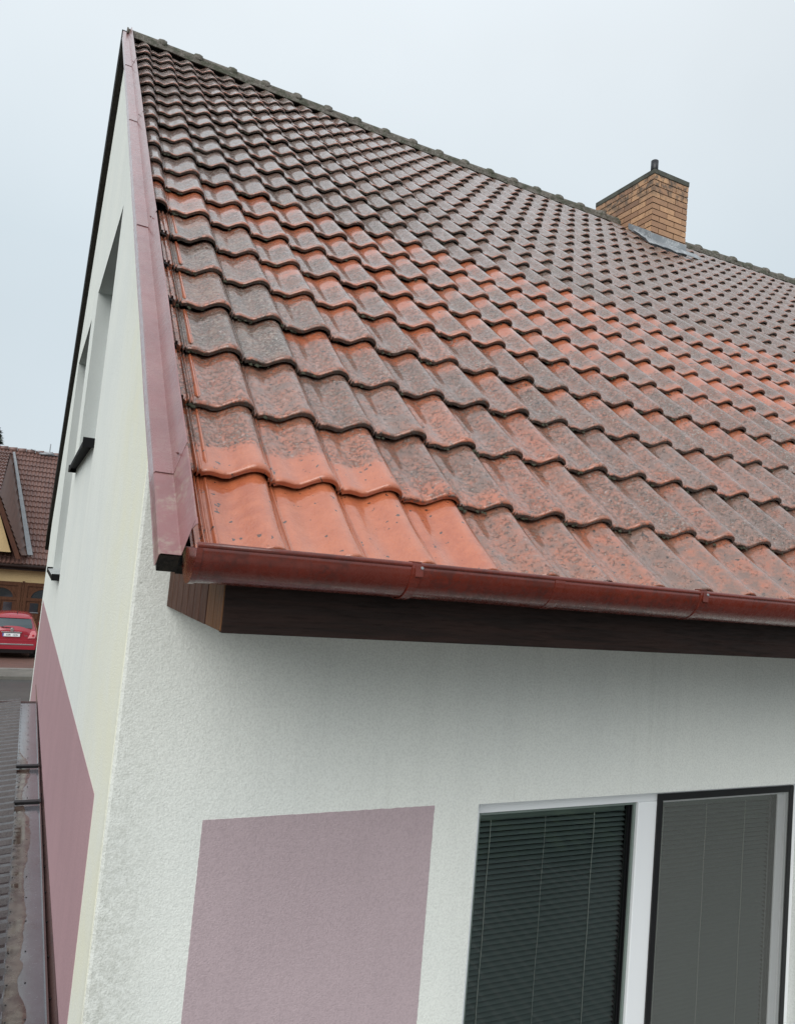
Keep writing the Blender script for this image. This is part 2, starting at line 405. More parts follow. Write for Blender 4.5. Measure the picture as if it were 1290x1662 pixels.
# pink painted panels, a hair proud of the render
pp = MB()
def wob_edge(pts, amp=.0009, step=.012):
    """outline with the slightly ragged edge paint gets on rough render"""
    out_ = []
    for a, b in zip(pts, pts[1:] + pts[:1]):
        a, b = Vector(a), Vector(b); n = max(1, int((b - a).length / step))
        for q in range(n):
            p = a.lerp(b, q / n)
            out_.append((p.x + noise.noise(Vector((p.x * 60, p.y * 60, 1))) * amp * 2, p.y + noise.noise(Vector((p.x * 60, p.y * 60, 7))) * amp * 2))
    return out_
pp.prism([(a, YF - .0012, c) for a, c in wob_edge([(.248, -2.6), (1.105, -2.6), (1.105, -.856), (.248, -.856)])], (0, .01, 0))
tag(pp.build('painted_panel', M['lilac'], house), label='pale lilac rectangle painted on the front wall')
pp = MB(); e3 = .0012
pp.prism([(wx(1.15) - e3, 1.15, -3.4), (wx(YB - .42) - e3, YB - .42, -3.4), (wx(YB - .42) - e3, YB - .42, -.868), (wx(1.15) - e3, 1.15, -.868)], (.01, 0, 0))
tag(pp.build('painted_panel', M['pink'], house), label='long pink band painted on the gable wall')

# roof tiles -------------------------------------------------------------
PS = [(0, -.030), (.010, -.0135), (.026, -.0125), (.036, -.0265), (.052, -.0265), (.062, -.0165), (.080, -.0165), (.097, -.0245), (.13, -.021), (.20, -.018), (.29, -.020), (.38, -.0235), (.47, -.021),
      (.56, -.009), (.64, .002), (.72, .0125), (.79, .017), (.86, .0165), (.92, .012), (.965, .005), (1.0, -.005)]
US = [0, .022, .06, .14, .28, .42, .56, .70, .85, 1.0, 1.07]
def fresh(row, col, u):
    if row == 0 and col <= 4: return 1.0
    if row == 1 and col <= 3: return 1.0 if u < .42 else .5
    if row == 1 and col <= 5: return .7 if u < .2 else .40
    if u < .05: return .55
    if row <= 2 and col <= 7: return .45
    if 3 <= row <= 4: return .62 if u > .7 and col > 2 else .40
    if 5 <= row <= 8 and col >= 2: return .60 if u > .62 else (.44 if u > .4 else .34)
    if row in (6, 7): return .7 if u > .5 else .4
    if row < 9: return .35
    return .18 if row < 11 else .08
def lichen(row, col, u):
    if row == 0: return (0.0 if u > .07 else .2) if col <= 4 else .30
    if row == 1 and col <= 3: return .0 if u < .40 else .46
    if row <= 2: return .42
    if 3 <= row <= 6 and col <= 2: return .60 if .1 < u < .9 else .4
    if row <= 4: return .50 if u < .8 else .36
    if row <= 8: return .50 if .08 < u < .58 else .12
    return .47
tb = MB(); NROW = 21
NCOL = int(XEND / W) + 1
CH = (5.98, 6.68, 5.04)      # chimney keep-out: x0, x1, y0
rnd = random.Random(3)
for row in range(NROW):
    for col in range(0, NCOL + 1):
        if col == 0 and row < 7: continue
        tr = rnd.random(); jit = (rnd.random() - .5) * .007; hj = (rnd.random() - .5) * .006; dj = (rnd.random() - .5) * .013
        d0 = row * G_ + dj; tlt = (rnd.random() - .5) * .007; lo = rnd.random() * .12 - .06; fo = rnd.random() * .18 - .09
        us = US if row < NROW - 1 else US[:-2]
        ids = []
        smin = 0
        for iu, u in enumerate(us):
            rowids = []
            for s_, h in PS:
                x = (col - 1 + s_) * W + .00586 * (row + u) + jit * (u - .5)
                d = d0 + u * G_
                hh = h - u * .030 + hj + tlt * (s_ - .5)
                if row == 0:
                    d = max(d, .017); hh += .007 * max(0, 1 - u * 2)
                if u < .03: hh -= (.005 if iu == 0 else 0) + max(h, 0) * .25 * (1 if iu == 0 else .3)
                if col == 0: x = max(x, vx(d * CT) + .016)
                if x > XEND + .12: x = XEND + .12
                mossa = .62 if iu == 0 else (.12 if iu == 1 else (.52 if (s_ < .06 and row > 0 and not (row == 1 and col < 4)) else 0))
                if fresh(row, col, .2) >= 1: mossa *= .35
                if .03 < s_ < .055: mossa = .66 if iu else .5
                if s_ in (0, 1.0): mossa = max(mossa, .5)
                f = fresh(row, col, u); f = f if f >= .99 else f + fo
                rowids.append(tb.vert(rp(x, d, hh), (tr, lichen(row, col, u) + lo * (0 if row == 0 and col < 5 else 1), f, mossa), (s_, u)))
            ids.append(rowids)
        # butt edge and a short return underneath
        b1, b2 = [], []
        for k, (s_, h) in enumerate(PS):
            x = (col - 1 + s_) * W + .00586 * row - jit * .5
            if col == 0: x = max(x, vx(d0 * CT) + .016)
            if x > XEND + .12: x = XEND + .12
            th = .013
            fr = .45 if (row < 2 and col < 5) else 1
            dq = d0 if row else .017
            h += .007 if row == 0 else 0
            b1.append(tb.vert(rp(x, dq + .002, h - .005 - max(h, 0) * .25 + hj - th), (tr, .5 * fr, .2 + (1 - fr), .85 * fr + .1), (s_, 0)))
            b2.append(tb.vert(rp(x, dq + .05, h + hj - th - .006), (tr, .5, .2, 1), (s_, 0)))
        for k in range(len(PS) - 1):
            tb.face((b1[k], b1[k + 1], ids[0][k + 1], ids[0][k]), 0, False)
            tb.face((b2[k], b2[k + 1], b1[k + 1], b1[k]), 0, False)
            for q in range(len(us) - 1):
                tb.face((ids[q][k], ids[q][k + 1], ids[q + 1][k + 1], ids[q + 1][k]), 0, True)
        # right-hand cheek of the roll
        rr = [ids[q][-1] for q in range(len(us))]
        low = [tb.vert(Vector(tb.v[i]) - NRM * .016, (tr, .4, .2, .6), (1, 0)) for i in rr]
        for q in range(len(us) - 1): tb.face((rr[q], low[q], low[q + 1], rr[q + 1]), 0, False)
        tb.face((b1[-1], low[0], rr[0]), 0, False)
        if (col == 1 and row < 7):
            # exposed side lock: two small ribs and a channel left of the tile
            LS = [(-.036, -.030), (-.034, -.012), (-.027, -.012), (-.0255, -.020), (-.020, -.020), (-.0185, -.010), (-.012, -.010), (-.0105, -.022), (-.002, -.021), (0, -.017)]
            if row == 0: LS = LS[3:]
            lr_ = []
            for u in (0.0, .02, .5, 1.0):
                cut = .035 if row in (1, 2) else 0
                lr_.append([tb.vert(rp(x_ + .00586 * (row + u), d0 + u * G_ + (.06 * max(0, (-x_ - .004) / .03) if u == 0 else 0), h_ - u * .028 - (.004 if u == 0 else 0)),
                                    (tr, .45 if row else .15, .9 if row else 1, .3 if abs(x_ + .005) < .007 and row else 0), (0, u)) for x_, h_ in LS])
            lb = [tb.vert(Vector(tb.v[i]) - NRM * .022 - Vector((0, 0, 0)), (tr, .4, .5, .5), (0, 0)) for i in lr_[0]]
            for q in range(3):
                for k in range(len(LS) - 1): tb.face((lr_[q][k], lr_[q][k + 1], lr_[q + 1][k + 1], lr_[q + 1][k]), 0, False)
            for k in range(len(LS) - 1): tb.face((lb[k], lb[k + 1], lr_[0][k + 1], lr_[0][k]), 0, False)
            # water-check rib that stands on the tile itself
            if True:
                sa = .17
                rib = [[tb.vert(rp(sa * W + o_ * w_ + .00586 * (row + u), max(d0 + u * G_, .03), -.020 - u * .030 + hh_ + (.007 * max(0, 1 - u * 2) if row == 0 else 0)),
                                (tr, .1, .95, .12 if o_ > .008 else 0), (sa, u)) for o_, hh_ in ((-.009, 0), (-.006, .008 * w_), (-.001, .0105 * w_), (.003, .008 * w_), (.006, 0), (.010, .0015))] for u, w_ in ((.09, .3), (.14, 1), (.5, .85), (.99, .7))]
                for q in range(3):
                    for k in range(5): tb.face((rib[q][k], rib[q][k + 1], rib[q + 1][k + 1], rib[q + 1][k]), 0, k < 4)
roof_tiles = tb.build('roof_tiles', M['tile'], house, colors=True, fixn=False)
# moss cushions lodged against the butt edges
ms = MB(); r5 = random.Random(11)
for k in range(1500):
    row = 1 + int(r5.random() ** 1.2 * 17); col = 1 + int(r5.random() ** 1.3 * 34)
    if row == 1 and col < 5: continue
    s_ = r5.random() * .5 if r5.random() < .75 else r5.random(); h = -.02 if s_ < .5 else -.006
    for _ in range(1 + int(r5.random() * 3)):
        s2 = min(max(s_ + r5.gauss(0, .025), 0), 1)
        p = rp((col - 1 + s2) * W + .00586 * row, row * G_ - .003 + r5.gauss(0, .003), h - .020 + r5.random() * .007)
        rr = .0022 + r5.random() ** 2 * .0052; q_ = []
        for a in range(5):
            t_ = a / 5 * 6.283 + r5.random(); q_.append(ms.vert(p + Vector((math.cos(t_), math.sin(t_) * CT, math.sin(t_) * ST)) * rr * (1 + .5 * r5.random())))
        tpv = ms.vert(p + NRM * rr * .9 + Vector((0, -rr * .3, 0)))
        for a in range(5): ms.face((q_[a], q_[(a + 1) % 5], tpv), 0, True)
mossm = concrete('moss', (.030, .032, .017), (.055, .055, .035), 40, .95, 120)
tag(ms.build('moss', mossm, house, fixn=False), kind='stuff')
# rear slope, same covering seen only edge-on: coarser tiles
rb = MB()
BS = [(0, -.015), (.06, -.016), (.3, -.017), (.5, -.012), (.7, .007), (.85, .010), (1, -.006)]
for row in range(NROW):
    for q, u in enumerate((0, 1.0)):
        pass
    prev = None
    rows_ = []
    for u in (0, .02, 1.04):
        line = []
        for col in range(NCOL):
            for s_, h in BS[:-1] if col < NCOL - 1 else BS:
                x = (col + s_) * W
                p = rp(x, min((row + u) * G_, DR), h - u * .03 - (.02 if u == 0 else 0))
                line.append(rb.vert((x, 2 * YR - p.y, p.z), (.5, .55, .12, .3 if u < .01 else 0), (s_, u)))
        rows_.append(line)
    for a in range(2):
        for k in range(len(rows_[0]) - 1): rb.face((rows_[a][k], rows_[a + 1][k], rows_[a + 1][k + 1], rows_[a][k + 1]), 0, a == 1)
tag(rb.build('roof_tiles', M['tile'], house, colors=True, fixn=False), label='rear slope tiles')
# timber deck below both slopes
db = MB()
def slab(x0, x1, d0, d1, h0, h1, mirror=False, mb=db):
    pts = []
    nseg = 8
    for k in range(nseg):
        xa, xb = x0 + (x1 - x0) * k / nseg, x0 + (x1 - x0) * (k + 1) / nseg
        for h in (h0, h1):
            q = [rp(xa, d0, h), rp(xb, d0, h), rp(xb, d1, h), rp(xa, d1, h)]
            if mirror: q = [Vector((p.x, 2 * YR - p.y, p.z)) for p in q]
            mb.poly(q)
    for (a, b) in (((x0, d0), (x0, d1)), ((x1, d0), (x1, d1)), ((x0, d0), (x1, d0))):
        q = [rp(a[0], a[1], h0), rp(b[0], b[1], h0), rp(b[0], b[1], h1), rp(a[0], a[1], h1)]
        if mirror: q = [Vector((p.x, 2 * YR - p.y, p.z)) for p in q]
        mb.poly(q)
slab(-.05, XEND + .1, .02, DR, -.062, -.088); slab(-.05, XEND + .1, .02, DR, -.062, -.088, True)
db.build('roof_deck', M['blackwood'], house, fixn=False)
# verge timber along both slopes of the gable
vb = MB()
def verge(d0, d1, xo, xi, h0, h1, mirror):
    a = []
    for d in (d0, d1):
        y = d * CT
        q = [rp(xo + vx(y) + .052, d, h0), rp(xi + vx(y) + .052, d, h0), rp(xi + vx(y) + .052, d, h1), rp(xo + vx(y) + .052, d, h1)]
        if mirror: q = [Vector((-.118 - .0013 * (2 * YR - p.y) + (p.x - rp(xo + vx(y) + .052, d, 0).x), 2 * YR - p.y, p.z)) for p in q]
        a.append([vb.vert(p) for p in q])
    for k in range(4): vb.face((a[0][k], a[0][(k + 1) % 4], a[1][(k + 1) % 4], a[1][k]))
    vb.face(a[0][::-1]); vb.face(a[1])
verge(-.004, DR - .08, -.097, -.054, -.062, -.0165, False)
verge(-.02, DR, 0, .12, -.17, .02, True)
vb.build('verge_board', M['blackwood'], house)
fo = MB(); 
for mir in (True,):
    sec = [(-.004, -.02), (-.004, .045), (.05, .045)]
    r0 = []
    for d in (-.03, DR):
        line = []
        for dx, h in sec:
            p = rp(0, d, h); y = 2 * YR - p.y
            line.append(fo.vert((-.118 - .0013 * y + dx, y, p.z)))
        r0.append(line)
    for k in range(2): fo.face((r0[0][k], r0[0][k + 1], r0[1][k + 1], r0[1][k]))
tag(fo.build('verge_flashing', M['dark'], house), label='dark capping on the rear verge')
# painted verge flashing in five overlapping lengths
def joint(y): return y / CT
JD = [-.004, .30, 2.10, 3.98, 5.80, DR + .02]
for k in range(5):
    fb = MB(); lift = .0032 * k
    d0 = JD[k]; d1 = JD[k + 1] + (.05 if k < 4 else 0)
    n = 8
    rows_ = []
    for q in range(n + 1):
        d = d0 + (d1 - d0) * q / n; y = d * CT; x = vx(y)
        wob = (noise.noise(Vector((d * 2.1, k, 0)))) * .0018
        cut = .11 if (q == 0) else 0
        dd = d
        sec = [(x - .0515, dd + .003, -.046), (x - .0500, dd, -.041), (x - .0475, dd, -.011), (x - .044, dd, -.006), (x - .004, dd, -.0065), (x, dd, -.006),
               (x + .004, dd + (.012 if q == 0 else 0), .004), (x + .0245, dd + (.062 if q == 0 else 0), .050), (x + .0275, dd + (.066 if q == 0 else 0), .052), (x + .0285, dd + (.066 if q == 0 else 0), .047)]
        rows_.append([rp(a + wob, b, h + lift - .004) for a, b, h in sec])
    fb.grid(rows_, 0, False)
    o = fb.build('verge_flashing', M['flashdirty'] if k == 0 else M['flash'], house)
    so_ = o.modifiers.new('sheet', 'SOLIDIFY'); so_.thickness = .0012
    if k == 0: o['label'] = 'dusty lowest length of verge flashing'
    fx = MB()
    for (dd, sx) in ((d0 + .05, .010),):
        if k: 
            p = rp(vx(dd * CT) + sx, dd, .018 + lift); fx.tube([p, p + Vector((-.008, -.004, .004))], [.0032, .0022], 8)
    if k: fx.build('screw', M['flash'], o)

# ridge
rg = MB(); L_R = .345; x = -.075; k = 0
while x < XEND:
    x1 = min(x + L_R, XEND + .1)
    big = (x1 - .05, x1 + .03)
    if 5.9 < x + .1 < 6.62: x = x1; k += 1; continue
    hz = (rnd.random() - .5) * .008; yy = (rnd.random() - .5) * .012
    secs = []
    for xx, rr in ((x - .0, .076), (x + .04, .074), (x1 - .075, .078), (x1 - .06, .094), (x1 - .02, .100), (x1 + .01, .093), (x1 + .012, .07)):
        line = []
        for a in range(13):
            t = math.radians(-8 + 196 * a / 12)
            line.append(Vector((xx, YR + yy + math.cos(t) * rr, ZR - .040 + hz + sag(xx, DR) + math.sin(t) * rr * .92)) )
        secs.append(line)
    rg.grid(secs, 0, True)
    x = x1; k += 1
# mortar bed below
for sgn in (1, -1):
    rows_ = []
    for q in range(140):
        xx = -.07 + (XEND + .1) * q / 139
        n1 = noise.noise(Vector((xx * 9, sgn, 0))) * .02
        if 5.95 < xx < 6.68: continue
        rows_.append([Vector((xx, YR - sgn * (.095 + n1), ZR - .098 + sag(xx, DR) + n1 * .3)), Vector((xx, YR - sgn * .085, ZR - .045 + sag(xx, DR)))])
    rg.grid(rows_, 0, False)
secs = [Vector((-.076, YR + math.cos(math.radians(a)) * .086, ZR - .040 + math.sin(math.radians(a)) * .08)) for a in range(-8, 190, 14)]
rg.poly(secs)
rg.build('ridge_tiles', M['ridge'], house, fixn=False)
rg2 = bpy.data.objects['ridge_tiles']; sm_ = rg2.modifiers.new('thick', 'SOLIDIFY'); sm_.thickness = .012

# eaves: fascia, soffit box, gutter ---------------------------------------
YG = .048
fb = MB()
fb.box(.064, 2.52, YG, YG + .024, -.181, -.01); fb.box(2.524, 5.9, YG, YG + .024, -.180, -.01); fb.box(5.904, XEND, YG, YG + .024, -.181, -.01)
fb.build('fascia_board', M['fascia'], house, bevel=.002)
sb = MB(); sb.box(.070, XEND, YG + .024, YF - .001, -.176, -.163); sb.build('soffit', M['soffit'], house)
eb = MB(); yb = .215; nb = 0
y = .213
def ztop(y): return y * ST / CT - .085 / CT * .62
while y < YF - .003:
    y1 = min(y + .082, YF - .001)
    eb.prism([(.060, y + .0025, -.178), (.060, y1 - .0025, -.178), (.060, y1 - .0025, ztop(y1) - .03), (.060, y + .0025, ztop(y) - .03)], (.012, 0, 0))
    y = y1
eb.build('end_cladding', M['soffit'], house, bevel=.0015)
eb = MB()
for (a, b) in ((YG + .002, .13), (.1325, .2105)):
    eb.prism([(.061, a, -.1775), (.061, b, -.1775), (.061, b, ztop(b) - .03), (.061, a, ztop(a) - .03)], (.010, 0, 0))
tag(eb.build('end_cladding', M['oldboard'], house, bevel=.0015), label='two bare pale boards at the end of the eaves box')
# gutter
YC, ZC, RG = -.030, .008, .076
gb = MB()
def gsec(x, r=RG, a0=-5, a1=182, n=20, dz=0):
    return [Vector((x, YC - math.cos(math.radians(a0 + (a1 - a0) * t / n)) * r, ZC + dz - math.sin(math.radians(a0 + (a1 - a0) * t / n)) * r)) for t in range(n + 1)]
GX0 = -.040
xs_ = [GX0 + (XEND + .12 - GX0) * q / 60 for q in range(61)]
rows_ = []
for xx in xs_:
    dz = noise.noise(Vector((xx * .9, 0, 3))) * .003 - xx * .0008
    s_ = gsec(xx, dz=dz)
    rows_.append(s_ + gsec(xx, RG - .0018, n=20, dz=dz)[::-1])
gb.grid(rows_, 0, True, close=True)
bead = [Vector((xx, YC - RG + .0035, ZC + .0065 + noise.noise(Vector((xx * .9, 0, 3))) * .003 - xx * .0008)) for xx in xs_]
gb.tube(bead, .0065, 10)
gutter = gb.build('gutter', M['gutter'], house, fixn=True)
# stop end
cb = MB()
rim = gsec(GX0 - .001, RG + .002, 0, 180, 24)
ctr = Vector((GX0 - .004, YC, ZC))
cb.poly(rim)
for k in range(len(rim) - 1):
    cb.poly([rim[k], rim[k + 1], rim[k + 1] + Vector((.012, 0, 0)), rim[k] + Vector((.012, 0, 0))])
o = cb.build('stop_end', M['gutter'], gutter); 
so_ = o.modifiers.new('sheet', 'SOLIDIFY'); so_.thickness = .0014; so_.offset = 0
for bxx in [.475, 1.425, 2.4, 3.35, 4.3, 5.3, 6.3]:
    bb = MB()
    bb.grid([gsec(bxx + a, RG + r_, -8, 150, 18) for a, r_ in ((-.013, .0005), (-.012, .0035), (.012, .0035), (.013, .0005))], 0, False)
    bb.box(bxx - .012, bxx + .012, YC - RG - .001, YC - RG + .022, ZC + .0125, ZC + .0155)
    bb.box(bxx - .005, bxx + .016, YC - RG - .0055, YC - RG - .003, ZC - .02, ZC + .006)
    o = bb.build('gutter_bracket', M['gutter'], gutter)
    rv = MB(); rv.tube([(bxx + .012, YC - RG - .003, ZC + .001), (bxx + .012, YC - RG - .0085, ZC + .001)], [.0045, .003], 10); 
    rv.build('rivet', M['lead'], house)
for jx in (.905, 3.9):
    jb = MB(); jb.grid([gsec(jx + a, RG + r_, -6, 175, 20) for a, r_ in ((-.02, .0004), (-.0195, .0018), (.012, .0018), (.0125, .0004))], 0, False)
    jb.build('joint_sleeve', M['gutter'], gutter)

# chimney -------------------------------------------------------------------
CX0, CX1, CY0, CY1 = 6.04, 6.62, 5.10, 6.17; CZT = 5.197
chim = MB()
def course(z0, z1, off, full):
    Lb, T_ = .24, .115
    def run(length, start):
        ps = []; p = -start
        while p < length - 1e-4:
            a, b = max(p, 0), min(p + Lb, length)
            if b - a > .02: ps.append((a, b))
            p += Lb + .012
        return ps
    for (a, b) in run(CX1 - CX0, off): yield ('x', a, min(b, CX1 - CX0))
    for (a, b) in run(CY1 - CY0, .126 - off if off < .12 else .0): yield ('y', a, b)
nz_ = 0; z = 4.08
while z < CZT - .01:
    for (ax, a, b) in course(z, z + .063, (nz_ % 2) * .126 + .0, 0):
        c = (rnd.random(), 0, 0, 1); i0 = len(chim.v); j = (rnd.random() - .5) * .003
        if ax == 'x': chim.box(CX0 + a, CX0 + b, CY0 + j, CY0 + .08, z, z + .063)
        else: chim.box(CX0 - .0015 + j, CX0 + .08, CY0 + .004 + a, CY0 + .004 + b, z, z + .063)
        for q in range(i0, len(chim.v)): chim.c[q] = c
        i0 = len(chim.v)
        if ax == 'x': chim.box(CX0 + a, CX0 + b, CY1 - .08, CY1 + j, z, z + .063)
        else: chim.box(CX1 - .08, CX1 + .0015 + j, CY0 + .004 + a, CY0 + .004 + b, z, z + .063)
        for q in range(i0, len(chim.v)): chim.c[q] = c
    z += .075; nz_ += 1
chimney = chim.build('chimney', M['brick'], house, colors=True)
mb_ = MB(); mb_.box(CX0 + .009, CX1 - .009, CY0 + .010, CY1 - .010, 4.0, CZT); mb_.build('mortar_core', M['mortar'], chimney)
cp = MB()
base = [(CX0 - .008, CY0 - .008), (CX1 + .008, CY0 - .008), (CX1 + .008, CY1 + .008), (CX0 - .008, CY1 + .008)]
cp.prism([(a, b, CZT) for a, b in base], (0, 0, .062))
tp = [cp.vert((a, b, CZT + .062)) for a, b in base]; pk = [cp.vert(((a - CX0 - .29) * .5 + CX0 + .29, (b - CY0 - .53) * .6 + CY0 + .53, CZT + .074)) for a, b in base]
for k in range(4): cp.face((tp[k], tp[(k + 1) % 4], pk[(k + 1) % 4], pk[k]))
cp.face(pk)
cp.build('chimney_cap', M['cap'], chimney, bevel=.008)
fp = MB(); fp.tube([(6.125, 5.20, CZT + .05), (6.125, 5.20, CZT + .232)], .046, 16); fp.tube([(6.125, 5.20, CZT + .23), (6.125, 5.20, CZT + .238)], .038, 12)
fp.build('flue_pipe', M['dark'], chimney)
tw = MB(); tw.tube([(6.33, 5.2, CZT + .09), (6.37, 5.2, CZT + .135)], .004, 6); tw.tube([(6.33, 5.2, CZT + .09), (6.30, 5.21, CZT + .12)], .003, 6)
tw.build('twig', M['cap'], chimney)
lf = MB()
dC = CY0 / CT
zb = rp(6.3, dC - .03, .03).z
lf.box(CX0 - .012, CX1 + .012, CY0 - .010, CY0 - .004, zb - .03, zb + .125)
def zr_(y): return y * ST / CT + sag(6.3, y / CT)
for (xa, sg) in ((CX0, -1), (CX1, 1)):
    lf.prism([(xa + sg * .007, CY0 - .008, zr_(CY0) - .02), (xa + sg * .007, CY0 + .40, zr_(CY0 + .40) - .0), (xa + sg * .007, CY0 + .40, zr_(CY0 + .40) + .07), (xa + sg * .007, CY0 - .008, zr_(CY0) + .14)], (sg * .003, 0, 0))
# apron over the tiles below, dressed edge wavy
rows_ = []
for q in range(17):
    xx = CX0 - .12 + (CX1 - CX0 + .30) * q / 16
    wv = noise.noise(Vector((xx * 7, 2, 0))) * .012
    rows_.append([rp(xx, dC + .0, .045), rp(xx, dC - .07, .030 + wv), rp(xx, dC - .14 + wv, .022 + wv)])
lf.grid(rows_, 0, True)
for (xa, sg) in ((CX0, -1), (CX1, 1)):
    rows_ = []
    for q in range(8):
        dd = dC - .02 + .42 * q / 7
        rows_.append([rp(xa, dd, .045), rp(xa + sg * .025, dd, .030), rp(xa + sg * .05, dd, .026 + noise.noise(Vector((dd * 9, sg, 0))) * .01)])
    lf.grid(rows_, 0, True)
o = lf.build('lead_flashing', M['lead'], chimney); so_ = o.modifiers.new('sheet', 'SOLIDIFY'); so_.thickness = .003

# front window --------------------------------------------------------------
FY = .87      # frame front
win = MB()
def frame(mb, x0, x1, z0, z1, t, y0, y1, tb_=None):
    tb_ = tb_ or t
    mb.box(x0, x0 + t, y0, y1, z0, z1); mb.box(x1 - t, x1, y0, y1, z0, z1)
    mb.box(x0 + t, x1 - t, y0, y1, z1 - t, z1); mb.box(x0 + t, x1 - t, y0, y1, z0, z0 + tb_)
WZ0, WZ1 = -2.33, -.864
frame(win, OPX0, OPX1, WZ0, WZ1, .062, FY, FY + .075)
win.box(2.195, 2.315, FY - .002, FY + .075, WZ0 + .062, WZ1 - .062)
window = win.build('window', M['white'], house, bevel=.004)
# sashes: thin white profile round the two panes
for (x0, x1, nm) in ((OPX0 + .062, 2.195, 'left'), (2.315, OPX1 - .062, 'right')):
    s_ = MB(); frame(s_, x0 + .001, x1 - .001, WZ0 + .063, WZ1 - .063, .012, FY + .012, FY + .06)
    if nm == 'right': s_.box(x1 - .06, x1 - .0135, FY + .014, FY + .06, WZ0 + .076, WZ1 - .076)
    
    s_.build('sash', M['rail'] if nm == 'left' else M['white'], window, bevel=.002)
    if nm == 'right': x1 -= .045
    gk = MB(); gk.box(x1 - .016, x1 - .013, FY + .022, FY + .05, WZ0 + .075, WZ1 - .075); gk.box(x1 - .024, x1 - .021, FY + .03, FY + .05, WZ0 + .075, WZ1 - .075); gk.build('gasket', M['black'], window)
    pn = MB(); pn.poly([(x0 + .02, FY + .036, WZ0 + .08), (x1 - .02, FY + .036, WZ0 + .08), (x1 - .02, FY + .036, WZ1 - .08), (x0 + .02, FY + .036, WZ1 - .08)])
    pn.build('pane', M['glass'], window, fixn=False)
    bl = MB(); z = WZ1 - .115
    while z > WZ0 + .07:
        n = 4; rows_ = []
        for q in range(n + 1):
            t = q / n; yy = FY + .060 + .024 * t; zz = z + .0085 * t + .0028 * math.sin(math.pi * t)
            rows_.append([(x0 + .03, yy, zz), (x1 - .012, yy, zz)])
        bl.grid(rows_, 0, True); z -= .0215
    o = bl.build('blind', M['blind'], window, fixn=False)
    rl = MB(); rl.box(x0 + .026, x1 - .04, FY + .042, FY + .075, WZ1 - .106, WZ1 - .076); rl.build('blind_rail', M['rail'], window, bevel=.002)
    for fx_ in (.085, .45, .80):
        cd = MB(); xx = x0 + .03 + (x1 - x0 - .075) * fx_
        cd.tube([(xx + .0015 * math.sin(q * 1.7), FY + .0575, WZ1 - .10 - (WZ1 - WZ0 - .2) * q / 12) for q in range(13)], .0016 if fx_ != .45 else .0009, 6)
        cd.build('blind_cord', M['cord'], window)
# dark room behind
rm = MB(); rm.box(OPX0, OPX1, FY + .3, FY + .32, WZ0, WZ1); rm.build('room_backing', M['dark'], window)
# fly screen over the right-hand sash
fs = MB(); SX0, SX1, SZ1 = 2.302, 3.218, -.893
frame(fs, SX0, SX1, WZ0 + .02, SZ1, .030, FY - .012, FY - .003)
scr = fs.build('insect_screen', M['black'], window, bevel=.001)
ms_ = MB(); ms_.poly([(SX0 + .02, FY - .008, WZ0 + .04), (SX1 - .02, FY - .008, WZ0 + .04), (SX1 - .02, FY - .008, SZ1 - .02), (SX0 + .02, FY - .008, SZ1 - .02)])
o = ms_.build('screen_mesh', M['screen'], window, fixn=False)
sl_ = MB(); sl_.box(OPX0 - .03, OPX1 + .03, YF - .05, FY + .01, WZ0 - .03, WZ0 - .005); sl_.build('sill', M['white'], window, bevel=.003)
# gable windows
for (y0, y1, z0, z1) in GW:
    gw = MB(); xg = wx(y0) + .13
    def yb(a, b, c, d, x0=xg, x1=xg + .05, mb=None): mb.box(x0, x1, a, b, c, d)
    yb(y0, y0 + .07, z0, z1, mb=gw); yb(y1 - .07, y1, z0, z1, mb=gw); yb(y0 + .07, y1 - .07, z1 - .07, z1, mb=gw); yb(y0 + .07, y1 - .07, z0, z0 + .07, mb=gw)
    o = gw.build('window', M['white'], house)
    pn = MB(); pn.box(xg + .02, xg + .03, y0 + .07, y1 - .07, z0 + .07, z1 - .07); pn.build('pane', M['darkglass'], o)
    s_ = MB()
    xo = wx(y0) - .068
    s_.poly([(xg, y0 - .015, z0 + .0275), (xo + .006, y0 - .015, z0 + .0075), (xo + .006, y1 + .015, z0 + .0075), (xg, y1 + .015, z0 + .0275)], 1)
    s_.prism([(xg, y0 - .02, z0 + .025), (xo, y0 - .02, z0 + .005), (xo, y0 - .02, z0 - .03), (xo + .008, y0 - .02, z0 - .03), (xo + .008, y0 - .02, z0 - .004), (xg, y0 - .02, z0 + .015)], (0, y1 - y0 + .04, 0))
    s_.box(xo - .002, wx(y0) - .001, y0 - .026, y0 - .018, z0 - .034, z0 + .028); s_.box(xo - .002, wx(y0) - .001, y1 + .018, y1 + .026, z0 - .034, z0 + .028)
    s_.build('sill', [M['sillblack'], M['sillm']], o)

# ------------------------------------------------------------------ lean-to roof beside the gable
ZT = -1.80
lean = empty('lean_to_roof', (-.15, 1.0, ZT), 'low brown corrugated metal roof with a wet flat tray against the gable wall', 'metal roof')
Y0L, Y1L = -.9, 7.62
lb = MB(); lb.box(-.243, -.088, Y0L, Y1L, ZT - .004, ZT)
lb.prism([(-.092, Y0L, ZT), (-.088, Y0L, ZT), (-.088, Y0L, ZT + .022), (-.092, Y0L, ZT + .022)], (0, Y1L - Y0L, 0))
lb.prism([(-.2475, Y0L, ZT - .001), (-.243, Y0L, ZT - .001), (-.243, Y0L, ZT + .005), (-.2475, Y0L, ZT + .005)], (0, Y1L - Y0L, 0))
tray = lb.build('flashing_tray', M['tray'], lean)
ub = MB(); ub.prism([(-.087, Y0L, ZT - .01), (-.0605, Y0L, ZT + .028), (-.056, Y0L, ZT + .028), (-.083, Y0L, ZT - .01)], (0, Y1L + 1.2 - Y0L, 0))
ub.prism([(-.0925, Y0L, ZT + .0225), (-.085, Y0L, ZT + .0225), (-.085, Y0L, ZT + .0265), (-.0925, Y0L, ZT + .0265)], (0, Y1L - Y0L, 0))
wf = ub.build('wall_flashing', M['strip'], lean)
